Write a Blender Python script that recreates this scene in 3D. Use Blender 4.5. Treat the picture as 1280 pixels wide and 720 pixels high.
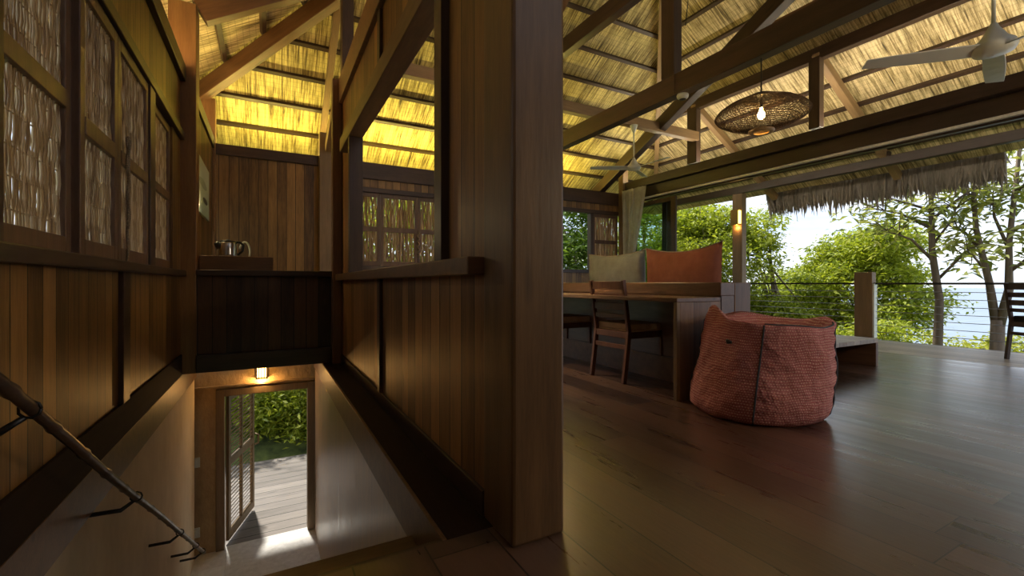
import bpy, bmesh, math, random
import numpy as np
from mathutils import Vector, Matrix
random.seed(7); rng = np.random.default_rng(11)
SC = bpy.context.scene; COL = SC.collection
for o in list(bpy.data.objects): bpy.data.objects.remove(o)

# ------------------------------------------------------------------ camera, sky, sun, exposure
F = 560.0; YAW = math.atan(305/560.)
cd = bpy.data.cameras.new('camera'); cam = bpy.data.objects.new('camera', cd); COL.objects.link(cam)
cam.location = (0, 0, .9); cam.rotation_euler = (math.pi/2, 0, -YAW)
cd.sensor_width = 36; cd.lens = 36*F/1280; cd.shift_y = -5.5/1280; cd.clip_start = .02; cd.clip_end = 4000
SC.camera = cam
SC.view_settings.view_transform = 'Standard'; SC.view_settings.look = 'None'
SC.view_settings.gamma = 1; SC.view_settings.use_curve_mapping = False
SC.view_settings.exposure = .72
W = bpy.data.worlds.new('sky'); SC.world = W; W.use_nodes = True
nt = W.node_tree; nt.nodes.clear()
N = nt.nodes.new; L = nt.links.new
tc = N('ShaderNodeTexCoord'); sp = N('ShaderNodeSeparateXYZ'); L(tc.outputs['Generated'], sp.inputs[0])
rp = N('ShaderNodeValToRGB'); L(sp.outputs['Z'], rp.inputs[0])
rp.color_ramp.elements[0].position = 0; rp.color_ramp.elements[0].color = (.50, .62, .80, 1)
rp.color_ramp.elements[1].position = .6; rp.color_ramp.elements[1].color = (.30, .48, .85, 1)
mp = N('ShaderNodeMapping'); mp.inputs['Scale'].default_value = (1.2, 1.2, 7); L(tc.outputs['Generated'], mp.inputs[0])
nz = N('ShaderNodeTexNoise'); nz.inputs['Scale'].default_value = 2.2; nz.inputs['Detail'].default_value = 6; L(mp.outputs[0], nz.inputs[0])
cr = N('ShaderNodeValToRGB'); cr.color_ramp.elements[0].position = .30; cr.color_ramp.elements[1].position = .56; L(nz.outputs[0], cr.inputs[0])
mx = N('ShaderNodeMixRGB'); L(cr.outputs[0], mx.inputs[0]); L(rp.outputs[0], mx.inputs[1]); mx.inputs[2].default_value = (.74, .77, .82, 1)
bg = N('ShaderNodeBackground'); L(mx.outputs[0], bg.inputs[0]); bg.inputs[1].default_value = 1.15
wo = N('ShaderNodeOutputWorld'); L(bg.outputs[0], wo.inputs[0])
sd = bpy.data.lights.new('sun', 'SUN'); sd.energy = 4.3; sd.angle = .05; sd.color = (1, .95, .84)
sun = bpy.data.objects.new('sun', sd); COL.objects.link(sun)
sun.rotation_euler = Vector((-.10, .66, 1.2)).to_track_quat('Z', 'Y').to_euler()

# ------------------------------------------------------------------ materials
def newmat(name):
    m = bpy.data.materials.new(name); m.use_nodes = True; t = m.node_tree
    return m, t, t.nodes['Principled BSDF']
def nd(t, k, **kw):
    n = t.nodes.new(k)
    for a, v in kw.items(): setattr(n, a, v)
    return n
def mth(t, op, a, b=None, c=None):
    n = nd(t, 'ShaderNodeMath', operation=op)
    for i, v in enumerate((a, b, c)):
        if v is None: continue
        if isinstance(v, (int, float)): n.inputs[i].default_value = v
        else: t.links.new(v, n.inputs[i])
    return n.outputs[0]
def mixc(t, f, a, b, mode='MIX'):
    n = nd(t, 'ShaderNodeMixRGB', blend_type=mode)
    for i, v in enumerate((f, a, b)):
        if isinstance(v, (int, float)): n.inputs[i].default_value = v
        elif isinstance(v, tuple): n.inputs[i].default_value = (*v, 1)
        else: t.links.new(v, n.inputs[i])
    return n.outputs[0]
def coords(t, scale=(1, 1, 1), kind='Object'):
    tc = nd(t, 'ShaderNodeTexCoord'); m = nd(t, 'ShaderNodeMapping'); m.inputs['Scale'].default_value = scale
    t.links.new(tc.outputs[kind], m.inputs[0]); return tc, m
def noise(t, vec, scale, detail=4, rough=.6):
    n = nd(t, 'ShaderNodeTexNoise'); n.inputs['Scale'].default_value = scale; n.inputs['Detail'].default_value = detail
    n.inputs['Roughness'].default_value = rough; t.links.new(vec, n.inputs['Vector']); return n.outputs[0]
def ramp(t, v, stops):
    r = nd(t, 'ShaderNodeValToRGB'); t.links.new(v, r.inputs[0]); e = r.color_ramp.elements
    while len(e) < len(stops): e.new(.5)
    for q, (p, c) in zip(e, stops): q.position = p; q.color = (*c, 1) if isinstance(c, tuple) else (c, c, c, 1)
    return r.outputs[0]
def bump(t, b, h, strength, dist=.01):
    n = nd(t, 'ShaderNodeBump'); n.inputs['Strength'].default_value = strength; n.inputs['Distance'].default_value = dist
    t.links.new(h, n.inputs['Height']); t.links.new(n.outputs[0], b.inputs['Normal'])
def wood(name, dark, light, grain='x', plank=None, pw=.12, rough=.5, joint=0, vary=.5, gap=.03, knots=True, spec=.5, roughvar=0):
    m, t, b = newmat(name)
    s = {'x': (1.3, 14, 14), 'y': (14, 1.3, 14), 'z': (14, 14, 1.3)}[grain]
    tc, mp = coords(t, s)
    vec = mp.outputs[0]; sep = nd(t, 'ShaderNodeSeparateXYZ'); t.links.new(tc.outputs['Object'], sep.inputs[0])
    fac = None; gapm = None
    if plank:
        u = mth(t, 'DIVIDE', sep.outputs[plank.upper()], pw)
        wob = nd(t, 'ShaderNodeTexWhiteNoise', noise_dimensions='1D')
        idx = mth(t, 'FLOOR', u); fr = mth(t, 'FRACT', u)
        t.links.new(idx, wob.inputs['W']); r1 = wob.outputs['Value']
        edge = mth(t, 'MINIMUM', fr, mth(t, 'SUBTRACT', 1, fr)); gapm = mth(t, 'LESS_THAN', edge, gap)
        if joint:
            g = sep.outputs[grain.upper()]
            jj = mth(t, 'ADD', mth(t, 'DIVIDE', g, joint), mth(t, 'MULTIPLY', r1, 7.3))
            ji = mth(t, 'FLOOR', jj); jf = mth(t, 'FRACT', jj)
            w2 = nd(t, 'ShaderNodeTexWhiteNoise', noise_dimensions='2D'); cb = nd(t, 'ShaderNodeCombineXYZ')
            t.links.new(idx, cb.inputs[0]); t.links.new(ji, cb.inputs[1]); t.links.new(cb.outputs[0], w2.inputs['Vector'])
            r1 = w2.outputs['Value']
            gapm = mth(t, 'MAXIMUM', gapm, mth(t, 'LESS_THAN', jf, .003/joint*1.6))
        off = nd(t, 'ShaderNodeCombineXYZ')
        for i in range(3): t.links.new(mth(t, 'MULTIPLY', r1, 37.), off.inputs[i])
        va = nd(t, 'ShaderNodeVectorMath', operation='ADD'); t.links.new(vec, va.inputs[0]); t.links.new(off.outputs[0], va.inputs[1]); vec = va.outputs[0]
        fac = r1
    n1 = noise(t, vec, 1.0, 6, .65); n2 = noise(t, vec, 7.0, 3, .5)
    tc2, mp2 = coords(t, (1, 1, 1)); n3 = noise(t, mp2.outputs[0], 1.7, 3)
    v = mth(t, 'ADD', mth(t, 'MULTIPLY', n1, .62), mth(t, 'MULTIPLY', n2, .25)); v = mth(t, 'ADD', v, mth(t, 'MULTIPLY', n3, .13))
    if fac is not None: v = mth(t, 'ADD', v, mth(t, 'MULTIPLY', mth(t, 'SUBTRACT', fac, .5), vary))
    c = ramp(t, v, [(.28, dark), (.52, tuple((a+q)/2 for a, q in zip(dark, light))), (.75, light)])
    if knots:
        tk, mk = coords(t, {'x': (1.1, 5, 5), 'y': (5, 1.1, 5), 'z': (5, 5, 1.1)}[grain])
        vo = nd(t, 'ShaderNodeTexVoronoi'); vo.inputs['Scale'].default_value = 1.0; t.links.new(mk.outputs[0], vo.inputs['Vector'])
        k = ramp(t, vo.outputs['Distance'], [(.05, 1.), (.12, 0.)])
        c = mixc(t, mth(t, 'MULTIPLY', k, .6), c, tuple(a*.45 for a in dark))
    if gapm is not None:
        c = mixc(t, gapm, c, tuple(a*.25 for a in dark))
    t.links.new(c, b.inputs['Base Color'])
    if roughvar:
        t.links.new(mth(t, 'ADD', rough, mth(t, 'MULTIPLY', mth(t, 'SUBTRACT', n1, .5), roughvar)), b.inputs['Roughness'])
    else: b.inputs['Roughness'].default_value = rough
    b.inputs['Specular IOR Level'].default_value = spec
    h = mth(t, 'MULTIPLY', n2, .35)
    if gapm is not None: h = mth(t, 'SUBTRACT', h, gapm)
    bump(t, b, h, .35, .004)
    return m
def plain(name, col, rough=.5, metal=0, em=None, es=0, nzs=30, amt=.12, spec=.5):
    m, t, b = newmat(name); tc, mp = coords(t); n = noise(t, mp.outputs[0], nzs, 4)
    c = ramp(t, n, [(.3, tuple(a*(1-amt) for a in col)), (.7, tuple(min(1, a*(1+amt)) for a in col))])
    t.links.new(c, b.inputs['Base Color']); b.inputs['Roughness'].default_value = rough; b.inputs['Metallic'].default_value = metal
    b.inputs['Specular IOR Level'].default_value = spec
    if em: b.inputs['Emission Color'].default_value = (*em, 1); b.inputs['Emission Strength'].default_value = es
    return m
def cloth(name, col, weave=260, rough=.9, trans=0):
    m, t, b = newmat(name); tc, mp = coords(t); n = noise(t, mp.outputs[0], 9, 4); n2 = noise(t, mp.outputs[0], weave, 2)
    c = ramp(t, n, [(.3, tuple(a*.85 for a in col)), (.7, tuple(min(1, a*1.1) for a in col))])
    c = mixc(t, .5, c, ramp(t, n2, [(.35, .75), (.65, 1.)]), 'MULTIPLY')
    t.links.new(c, b.inputs['Base Color']); b.inputs['Roughness'].default_value = rough; b.inputs['Specular IOR Level'].default_value = .15
    bump(t, b, n2, .3, .002)
    if trans:
        tr = nd(t, 'ShaderNodeBsdfTranslucent'); t.links.new(c, tr.inputs[0]); ms = nd(t, 'ShaderNodeMixShader'); ms.inputs[0].default_value = trans
        t.links.new(b.outputs[0], ms.inputs[1]); t.links.new(tr.outputs[0], ms.inputs[2]); t.links.new(ms.outputs[0], t.nodes['Material Output'].inputs[0])
    return m
def leafmat(name, c1, c2, trans=.45):
    m, t, b = newmat(name); g = nd(t, 'ShaderNodeNewGeometry'); tc, mp = coords(t); n = noise(t, mp.outputs[0], .9, 3)
    v = mth(t, 'ADD', mth(t, 'MULTIPLY', g.outputs['Random Per Island'], .55), mth(t, 'MULTIPLY', n, .5))
    c = ramp(t, v, [(.2, c1), (.85, c2)]); t.links.new(c, b.inputs['Base Color']); b.inputs['Roughness'].default_value = .45
    b.inputs['Specular IOR Level'].default_value = .3
    tr = nd(t, 'ShaderNodeBsdfTranslucent'); t.links.new(mixc(t, 1., c, (1., 1., .45), 'MULTIPLY'), tr.inputs[0])
    ms = nd(t, 'ShaderNodeMixShader'); ms.inputs[0].default_value = trans
    t.links.new(b.outputs[0], ms.inputs[1]); t.links.new(tr.outputs[0], ms.inputs[2]); t.links.new(ms.outputs[0], t.nodes['Material Output'].inputs[0])
    return m
def reed(name, across, dark, light, stitch):
    # reed matting: reeds run down the slope, rows of stitching run across
    m, t, b = newmat(name)
    s = {'x': (40, 1.6, 1.6), 'y': (1.6, 40, 1.6)}[across]
    tc, mp = coords(t, s); n1 = noise(t, mp.outputs[0], 1, 5, .75)
    tc2, mp2 = coords(t, {'x': (6, 1.6, 1.6), 'y': (1.6, 6, 1.6)}[across]); n2 = noise(t, mp2.outputs[0], 1, 3)
    sep = nd(t, 'ShaderNodeSeparateXYZ'); t.links.new(tc.outputs['Object'], sep.inputs[0])
    fr = mth(t, 'FRACT', mth(t, 'MULTIPLY', sep.outputs['Y' if across == 'x' else 'X'], stitch))
    st = mth(t, 'LESS_THAN', fr, .12)
    v = mth(t, 'ADD', mth(t, 'MULTIPLY', n1, .8), mth(t, 'MULTIPLY', n2, .3))
    c = ramp(t, v, [(.42, tuple(a*.18 for a in dark)), (.50, dark), (.63, light)])
    c = mixc(t, mth(t, 'MULTIPLY', st, .28), c, tuple(a*.4 for a in dark))
    t.links.new(c, b.inputs['Base Color']); b.inputs['Roughness'].default_value = .6
    bump(t, b, mth(t, 'SUBTRACT', n1, mth(t, 'MULTIPLY', st, .3)), .6, .01)
    return m

M = {}
M['wall_y'] = wood('planks_side', (.085, .042, .013), (.40, .22, .075), 'z', 'y', .125, .45, vary=.32)
M['wall_x'] = wood('planks_end', (.085, .044, .014), (.40, .23, .075), 'z', 'x', .125, .45, vary=.32)
M['part_y'] = wood('planks_partition', (.13, .055, .016), (.44, .21, .065), 'z', 'y', .14, .45, vary=.4)
M['dark'] = wood('dark_timber', (.026, .014, .009), (.085, .047, .030), 'x', rough=.42)
M['dark_z'] = wood('dark_timber_upright', (.026, .014, .009), (.085, .047, .030), 'z', rough=.42)
M['dark_y'] = wood('dark_timber_long', (.026, .014, .009), (.085, .047, .030), 'y', rough=.42)
M['loft'] = wood('planks_loft', (.035, .016, .008), (.15, .07, .028), 'z', 'x', .125, .45, vary=.35)
M['vdark'] = wood('blackened_timber', (.016, .009, .006), (.045, .025, .016), 'y', rough=.8, spec=.2)
M['header'] = wood('header_timber', (.018, .010, .008), (.060, .034, .027), 'y', rough=.4)
M['header_x'] = wood('eave_timber', (.018, .010, .008), (.060, .034, .027), 'x', rough=.4)
M['red'] = wood('redbrown_timber', (.085, .040, .017), (.24, .12, .05), 'x', rough=.42)
M['red_z'] = wood('redbrown_upright', (.085, .040, .017), (.25, .12, .05), 'z', rough=.45)
M['pillar'] = wood('pillar_timber', (.085, .045, .016), (.23, .125, .048), 'z', rough=.42)
M['light'] = wood('pale_timber', (.17, .10, .045), (.36, .23, .11), 'x', rough=.5)
M['light_z'] = wood('pale_upright', (.15, .10, .05), (.33, .22, .12), 'z', rough=.5)
M['orange_z'] = wood('orange_upright', (.17, .08, .024), (.36, .185, .06), 'z', rough=.45)
M['floor'] = wood('floor_planks', (.040, .019, .012), (.125, .066, .042), 'y', 'x', .235, .33, joint=2.6, vary=.5, gap=.013, spec=.6, roughvar=.5, knots=False)
fb = M['floor'].node_tree.nodes['Principled BSDF']; fb.inputs['Coat Weight'].default_value = .65; fb.inputs['Coat Roughness'].default_value = .27
M['deck'] = wood('deck_planks', (.22, .18, .15), (.50, .45, .39), 'y', 'x', .14, .4, joint=3., vary=.3, gap=.02)
M['greydeck'] = wood('weathered_planks', (.11, .095, .085), (.26, .225, .20), 'x', 'y', .22, .7, vary=.3, gap=.03)
M['desk'] = wood('desk_timber', (0.070, 0.036, 0.020), (0.224, 0.119, 0.063), 'y', rough=.35)
M['desk_z'] = wood('desk_panel', (0.098, 0.050, 0.025), (0.266, 0.147, 0.077), 'z', 'x', .19, .42, vary=.3, gap=.012)
M['frame'] = wood('shutter_frame', (0.081, 0.043, 0.025), (0.234, 0.130, 0.076), 'z', rough=.45)
M['frame_y'] = wood('shutter_rail', (0.081, 0.043, 0.025), (0.234, 0.130, 0.076), 'y', rough=.45)
M['chair'] = wood('chair_timber', (0.063, 0.022, 0.011), (0.182, 0.073, 0.036), 'z', rough=.38, knots=False)
M['mat_back'] = reed('reed_matting_back', 'x', (.34, .25, .07), (.82, .70, .28), 14)
M['mat_side'] = reed('reed_matting_side', 'y', (.33, .24, .10), (.80, .66, .38), 14)
M['thatch'] = wood('thatch', (.05, .04, .03), (.16, .13, .11), 'z', rough=.9, knots=False)
m_, t_, b_ = newmat('wicker'); g_ = nd(t_, 'ShaderNodeNewGeometry'); tcw, mpw = coords(t_, (20, 20, 3)); nw = noise(t_, mpw.outputs[0], 1.5, 4)
t_.links.new(ramp(t_, mth(t_, 'ADD', mth(t_, 'MULTIPLY', g_.outputs['Random Per Island'], .55), mth(t_, 'MULTIPLY', nw, .5)), [(.15, (.16, .08, .03)), (.55, (.46, .30, .13)), (.95, (.80, .66, .45))]), b_.inputs['Base Color']); b_.inputs['Roughness'].default_value = .4
M['wicker'] = m_
M['wicker2'] = plain('wicker_dark', (.12, .07, .03), .6, nzs=60, amt=.4)
M['metal'] = plain('steel', (.55, .55, .55), .25, 1)
M['black'] = plain('black_plastic', (.012, .012, .013), .35)
M['white'] = plain('white_enamel', (.75, .78, .70), .35, nzs=5, amt=.03)
M['rail'] = plain('black_rail', (.02, .018, .018), .4)
M['cable'] = plain('steel_cable', (.4, .4, .42), .3, .8)
M['rope'] = plain('rope', (.30, .22, .13), .9, nzs=150, amt=.5)
M['alu'] = plain('pale_track', (.80, .78, .76), .4, 0)

# plaster, earth wall
def plaster(name, c1, c2, sc, bs):
    m, t, b = newmat(name); tc, mp = coords(t, (1, 1, .6)); n = noise(t, mp.outputs[0], sc, 6, .65); n2 = noise(t, mp.outputs[0], sc*9, 5, .7)
    v = mth(t, 'ADD', mth(t, 'MULTIPLY', n, .7), mth(t, 'MULTIPLY', n2, .3))
    t.links.new(ramp(t, v, [(.33, c1), (.66, c2)]), b.inputs['Base Color']); b.inputs['Roughness'].default_value = .75
    bump(t, b, v, bs, .03); return m
M['plaster'] = plaster('smooth_plaster', (.58, .45, .29), (.78, .64, .45), 1.4, .15)
M['earth'] = plaster('rammed_earth', (.36, .24, .11), (.62, .43, .22), 2.2, 1.)
M['board'] = wood('flaked_board', (.22, .14, .08), (.62, .43, .27), 'z', rough=.33, knots=True, roughvar=.3)
M['terrazzo'] = plaster('pebble_floor', (.50, .48, .46), (.72, .70, .68), 14, .2)

# ------------------------------------------------------------------ mesh helpers
def tag(o, label=None, cat=None, group=None, kind=None):
    if label: o['label'] = label
    if cat: o['category'] = cat
    if group: o['group'] = group
    if kind: o['kind'] = kind
    return o
class MB:
    def __init__(s): s.v = []; s.f = []
    def add(s, vs, fs):
        k = len(s.v); s.v += [tuple(p) for p in vs]; s.f += [tuple(i+k for i in q) for q in fs]
    def box(s, x0, x1, y0, y1, z0, z1):
        s.add([(x0,y0,z0),(x1,y0,z0),(x1,y1,z0),(x0,y1,z0),(x0,y0,z1),(x1,y0,z1),(x1,y1,z1),(x0,y1,z1)],
              [(0,3,2,1),(4,5,6,7),(0,1,5,4),(1,2,6,5),(2,3,7,6),(3,0,4,7)]); return s
    def beam(s, p, q, w, h, up=(0,0,1)):
        p = Vector(p); q = Vector(q); d = (q-p).normalized(); a = d.cross(Vector(up)).normalized()*w/2; u = a.normalized().cross(d).normalized()*h/2
        vs = [p-a-u, p+a-u, p+a+u, p-a+u, q-a-u, q+a-u, q+a+u, q-a+u]
        s.add(vs, [(0,1,2,3),(7,6,5,4),(0,4,5,1),(1,5,6,2),(2,6,7,3),(3,7,4,0)]); return s
    def tube(s, pts, r, n=8, cap=True):
        pts = [Vector(p) for p in pts]; rs = r if isinstance(r, (list, tuple)) else [r]*len(pts); k = len(s.v); prev = None
        for i, p in enumerate(pts):
            d = (pts[min(i+1, len(pts)-1)]-pts[max(i-1, 0)])
            d = d.normalized() if d.length > 1e-9 else Vector((0,0,1))
            ref = prev if prev is not None else (Vector((0,0,1)) if abs(d.z) < .9 else Vector((1,0,0)))
            a = (ref-d*ref.dot(d)); a = a.normalized() if a.length > 1e-6 else d.orthogonal().normalized()
            prev = a; b = d.cross(a)
            for j in range(n):
                t = 2*math.pi*j/n; s.v.append(tuple(p+(a*math.cos(t)+b*math.sin(t))*rs[i]))
        for i in range(len(pts)-1):
            for j in range(n):
                s.f.append((k+i*n+j, k+i*n+(j+1)%n, k+(i+1)*n+(j+1)%n, k+(i+1)*n+j))
        if cap:
            s.f.append(tuple(k+j for j in range(n))[::-1]); s.f.append(tuple(k+(len(pts)-1)*n+j for j in range(n)))
        return s
    def lathe(s, prof, c=(0,0,0), n=32):
        k = len(s.v)
        for r, z in prof:
            for j in range(n):
                t = 2*math.pi*j/n; s.v.append((c[0]+r*math.cos(t), c[1]+r*math.sin(t), c[2]+z))
        for i in range(len(prof)-1):
            for j in range(n):
                s.f.append((k+i*n+j, k+i*n+(j+1)%n, k+(i+1)*n+(j+1)%n, k+(i+1)*n+j))
        return s
    def build(s, name, mat, parent=None, bevel=0, smooth=False, loc=None, subsurf=0, solid=0):
        me = bpy.data.meshes.new(name); me.from_pydata(s.v, [], s.f); me.update()
        if mat: me.materials.append(mat)
        o = bpy.data.objects.new(name, me); COL.objects.link(o)
        if parent: o.parent = parent
        if loc: o.location = loc
        bm = bmesh.new(); bm.from_mesh(me); bmesh.ops.recalc_face_normals(bm, faces=bm.faces); bm.to_mesh(me); bm.free()
        if smooth:
            for p in me.polygons: p.use_smooth = True
        if solid: md = o.modifiers.new('solid', 'SOLIDIFY'); md.thickness = solid; md.offset = 0
        if subsurf: md = o.modifiers.new('sub', 'SUBSURF'); md.levels = subsurf; md.render_levels = subsurf
        if bevel:
            md = o.modifiers.new('bevel', 'BEVEL'); md.width = bevel; md.segments = 2; md.limit_method = 'ANGLE'
        return o
def empty(name, loc=(0,0,0), rz=0, label=None, cat=None, group=None, kind=None):
    o = bpy.data.objects.new(name, None); COL.objects.link(o); o.location = loc; o.rotation_euler = (0,0,rz); o.empty_display_size = .1
    return tag(o, label, cat, group, kind)
def struct(name, mb, mat, parent=None, **k):
    o = mb.build(name, mat, parent, **k)
    if not parent: o['kind'] = 'structure'
    return o
def kids(o): return [c for c in bpy.data.objects if c.parent == o]
def copy_tree(o, parent=None):
    c = o.copy(); COL.objects.link(c); c.parent = parent
    for ch in kids(o): copy_tree(ch, c)
    return c
def upright(name, x0, x1, y0, y1, z0, z1, mat, label, cat='post', group=None, bevel=.008):
    return tag(MB().box(x0, x1, y0, y1, z0, z1).build(name, mat, bevel=bevel), label, cat, group)
def timber(name, p, q, w, h, mat, label, cat='beam', group=None, bevel=.008):
    # mesh in its own frame: local x runs along the timber
    p = Vector(p); q = Vector(q); d = q-p; ln = d.length; d.normalize()
    a = Vector((0,0,1)).cross(d).normalized(); u = d.cross(a)
    o = MB().box(0, ln, -w/2, w/2, -h/2, h/2).build(name, mat, bevel=bevel)
    o.matrix_world = Matrix(((d.x, a.x, u.x, p.x), (d.y, a.y, u.y, p.y), (d.z, a.z, u.z, p.z), (0,0,0,1)))
    return tag(o, label, cat, group)

# ------------------------------------------------------------------ roof planes
zr = lambda x: 8.6-.6*x
zl = lambda x: 4.297+.6*x
zb = lambda y: 8.37-.6*y
XRG, YRG = 3.586, 3.2
def slab(name, pts, zf, mat, off=0, th=.03, parent=None):
    mb = MB(); n = len(pts)
    lo = [(x, y, zf(x, y)+off) for x, y in pts]; hi = [(x, y, z+th) for x, y, z in lo]
    mb.add(lo+hi, [tuple(range(n))[::-1], tuple(range(n, 2*n))]+[(i, (i+1) % n, n+(i+1) % n, n+i) for i in range(n)])
    return mb.build(name, mat, parent)
YF = -2.5
P_back = [(XRG, YRG), (9.583, 9.2), (-2.412, 9.2)]
P_right = [(XRG, YF), (9.583, YF), (9.583, 9.2), (XRG, YRG)]
P_left = [(XRG, YF), (XRG, YRG), (-2.412, 9.2), (-2.412, YF)]
cb_ = tag(slab('ceiling', P_back, lambda x, y: zb(y), M['mat_back']), kind='structure')
cr_ = tag(slab('ceiling', P_right, lambda x, y: zr(x), M['mat_side']), kind='structure')
cl_ = tag(slab('ceiling', P_left, lambda x, y: zl(x), M['mat_side']), kind='structure')
for pts, zf, par in ((P_back, lambda x, y: zb(y), cb_), (P_right, lambda x, y: zr(x), cr_), (P_left, lambda x, y: zl(x), cl_)):
    slab('thatch_layer', pts, zf, M['thatch'], .035, .16, par)
BW, BH = .055, .06
def batten(p, q, slope_n, par):
    MB().beam(p, q, BW, BH, slope_n).build('batten', M['dark'], par)
for i in range(12):
    y = 8.70-.463*i
    if y > YRG+.1:
        z = zb(y)-BH*.55; batten((6.788-y+.03, y, z), (y+.383-.03, y, z), (0, .6, 1), cb_)
for i in range(13):
    x = 9.02-.455*i
    if x > XRG+.1: z = zr(x)-BH*.55; batten((x, YF, z), (x, x-.383-.03, z), (.6, 0, 1), cr_)
for i in range(12):
    x = -1.91+.463*i
    if x < XRG-.1: z = zl(x)-BH*.55; batten((x, YF, z), (x, 6.788-x-.03, z), (-.6, 0, 1), cl_)

# ------------------------------------------------------------------ floors
FL = struct('floor', MB().box(.74, 7.1, -2.5, 7.8, -.22, 0).box(-.745, .74, -2.5, 1.49, -.22, 0), M['floor'])
struct('floor', MB().box(.552, .74, 1.49, 6.5, -.2, 0), M['vdark'])                      # ledge beside the stairwell
struct('trim_1', MB().box(.535, .552, 1.49, 6.5, -.21, .004), M['red'], bevel=.003)         # stairwell fascia, right
struct('trim_2', MB().box(-.765, -.745, 1.49, 6.5, -.21, .0), M['red'], bevel=.003)     # stairwell fascia, left
struct('trim_3', MB().box(-.745, .55, 1.49, 1.51, -.21, -.002), M['dark'])
struct('wall_front', MB().box(-.85, 7.2, -2.6, -2.5, 0, 4.2), M['wall_x'])
struct('floor', MB().box(7.18, 8.75, -2.5, 9.0, -.2, -.02), M['deck'])
struct('trim_4', MB().box(7.1, 7.18, -2.5, 7.7, -.2, -.035), M['black'])
struct('trim_5', MB().box(8.75, 8.80, -2.5, 9.0, -.3, -.02), M['dark_y'])
struct('floor', MB().box(-1.2, 1.0, 5.2, 6.66, -2.55, -2.4), M['terrazzo'])
# stairs
st = tag(empty('staircase', (0, 3.4, -2.4), label='steep flight of wooden steps going down to the open door', cat='staircase'))
for i in range(13):
    y = 1.60+i*.285; z = -(i+1)*.1714
    MB().box(-.76, .54, y-3.4-.01, y+.285-3.4, z+2.4-.05, z+2.4).build('step', M['red'], st, bevel=.006)

# ------------------------------------------------------------------ lower storey
struct('wall_left', MB().box(-.87, -.77, 1.2, 6.5, -2.5, -.205), M['plaster'])
struct('wall_right', MB().box(.552, .65, 1.2, 6.5, -2.5, -.205), M['board'])
D0, D1, DZ = -.475, .465, -.50
struct('wall_back', MB().box(-1.6, D0-.09, 6.6, 6.8, -2.5, .0).box(D1+.09, 1.6, 6.6, 6.8, -2.5, .0).box(D0-.09, D1+.09, 6.6, 6.8, DZ+.09, .0), M['earth'])
struct('trim_6', MB().box(-1.6, .55, 6.55, 6.6, -.38, -.36), M['earth'])
struct('wall_side', MB().box(-1.7, -1.6, 6.4, 6.8, -2.5, 0).box(-1.6, -.87, 6.35, 6.45, -2.5, 0), M['earth'])
dr = empty('door_1', (0, 6.6, -2.4), kind='structure')
fm = MB().box(D0-.09, D0, -.03, .12, 0, 1.99).box(D1, D1+.09, -.03, .12, 0, 1.99).box(D0, D1, -.03, .12, 1.9, 1.99)
fm.build('door_frame', M['light_z'], dr, bevel=.006)
lf = empty('door_leaf', (D0+.02, .13, 0), math.radians(73)); lf.parent = dr
LW = .90
MB().box(0, .07, -.02, .02, .03, 1.88).box(LW-.07, LW, -.02, .02, .03, 1.88).box(.07, LW-.07, -.02, .02, 1.80, 1.88).box(.07, LW-.07, -.02, .02, .03, .13)\
    .box(.07, LW-.07, -.02, .02, .98, 1.06).box(LW/2-.02, LW/2+.02, -.018, .018, .13, 1.8).build('leaf_frame', M['light_z'], lf, bevel=.004)
sl = MB()
for x0, x1 in ((.07, LW/2-.02), (LW/2+.02, LW-.07)):
    for z0, z1 in ((.13, .98), (1.06, 1.80)):
        z = z0+.03
        while z < z1-.01:
            sl.beam((x0, .0, z), (x1, .0, z), .036, .008, (0, .8, .6)); z += .05
sl.build('louvre_slats', M['light'], lf)
MB().tube([(LW-.03, -.03, .95), (LW-.03, -.08, .97), (LW-.03, -.08, 1.09), (LW-.03, -.03, 1.11)], .012).build('door_handle', M['light'], lf, smooth=True)
for zs, nm in ((-1.27, 'upper'), (-2.12, 'lower')):
    sw = empty('switch_plate', (-.775, 6.595, zs), label='white %s on the earth wall by the lower door' % ('switch plate higher up' if nm == 'upper' else 'socket plate near the floor'), cat='switch' if nm == 'upper' else 'socket')
    MB().box(-.05, .05, -.012, .004, -.06, .06).build('plate', M['white'], sw, bevel=.004)
    MB().box(-.015, .015, -.018, -.01, -.03, .03).build('rocker', M['white'], sw, bevel=.003)
tag(MB().box(-.70, -.44, 5.93, 6.2, -2.4, -2.385).build('floor_mat', cloth('white_cloth', (.75, .75, .74)), bevel=.004), 'small white mat on the pale floor at the foot of the handrail', 'mat')
# wall lamp above the lower door
glow = plain('lamp_glow', (1, .6, .2), .5, em=(1, .55, .14), es=7)
wl = empty('wall_lamp', (-.07, 6.598, -.23), label='small glowing slatted lamp above the lower doorway', cat='lamp')
MB().box(-.05, .05, -.075, -.02, -.06, .06).build('glass', glow, wl)
cg = MB().box(-.07, .07, -.02, .0, -.08, .08).box(-.07, .07, -.1, -.02, .065, .08).box(-.07, .07, -.1, -.02, -.08, -.07)
for i in range(5): cg.box(-.066+i*.03, -.058+i*.03, -.1, -.09, -.07, .065)
cg.build('cage', M['dark_z'], wl)
def point(par, loc, energy, col, r=.03):
    l = bpy.data.lights.new('bulb_light', 'POINT'); l.energy = energy; l.color = col; l.shadow_soft_size = r
    o = bpy.data.objects.new('bulb_light', l); COL.objects.link(o); o.parent = par; o.location = loc
point(wl, (0, -.055, -.105), 5, (1, .55, .18))
struct('floor', MB().box(-2.5, 2.6, 6.66, 9.6, -2.6, -2.42), M['greydeck'])
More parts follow.
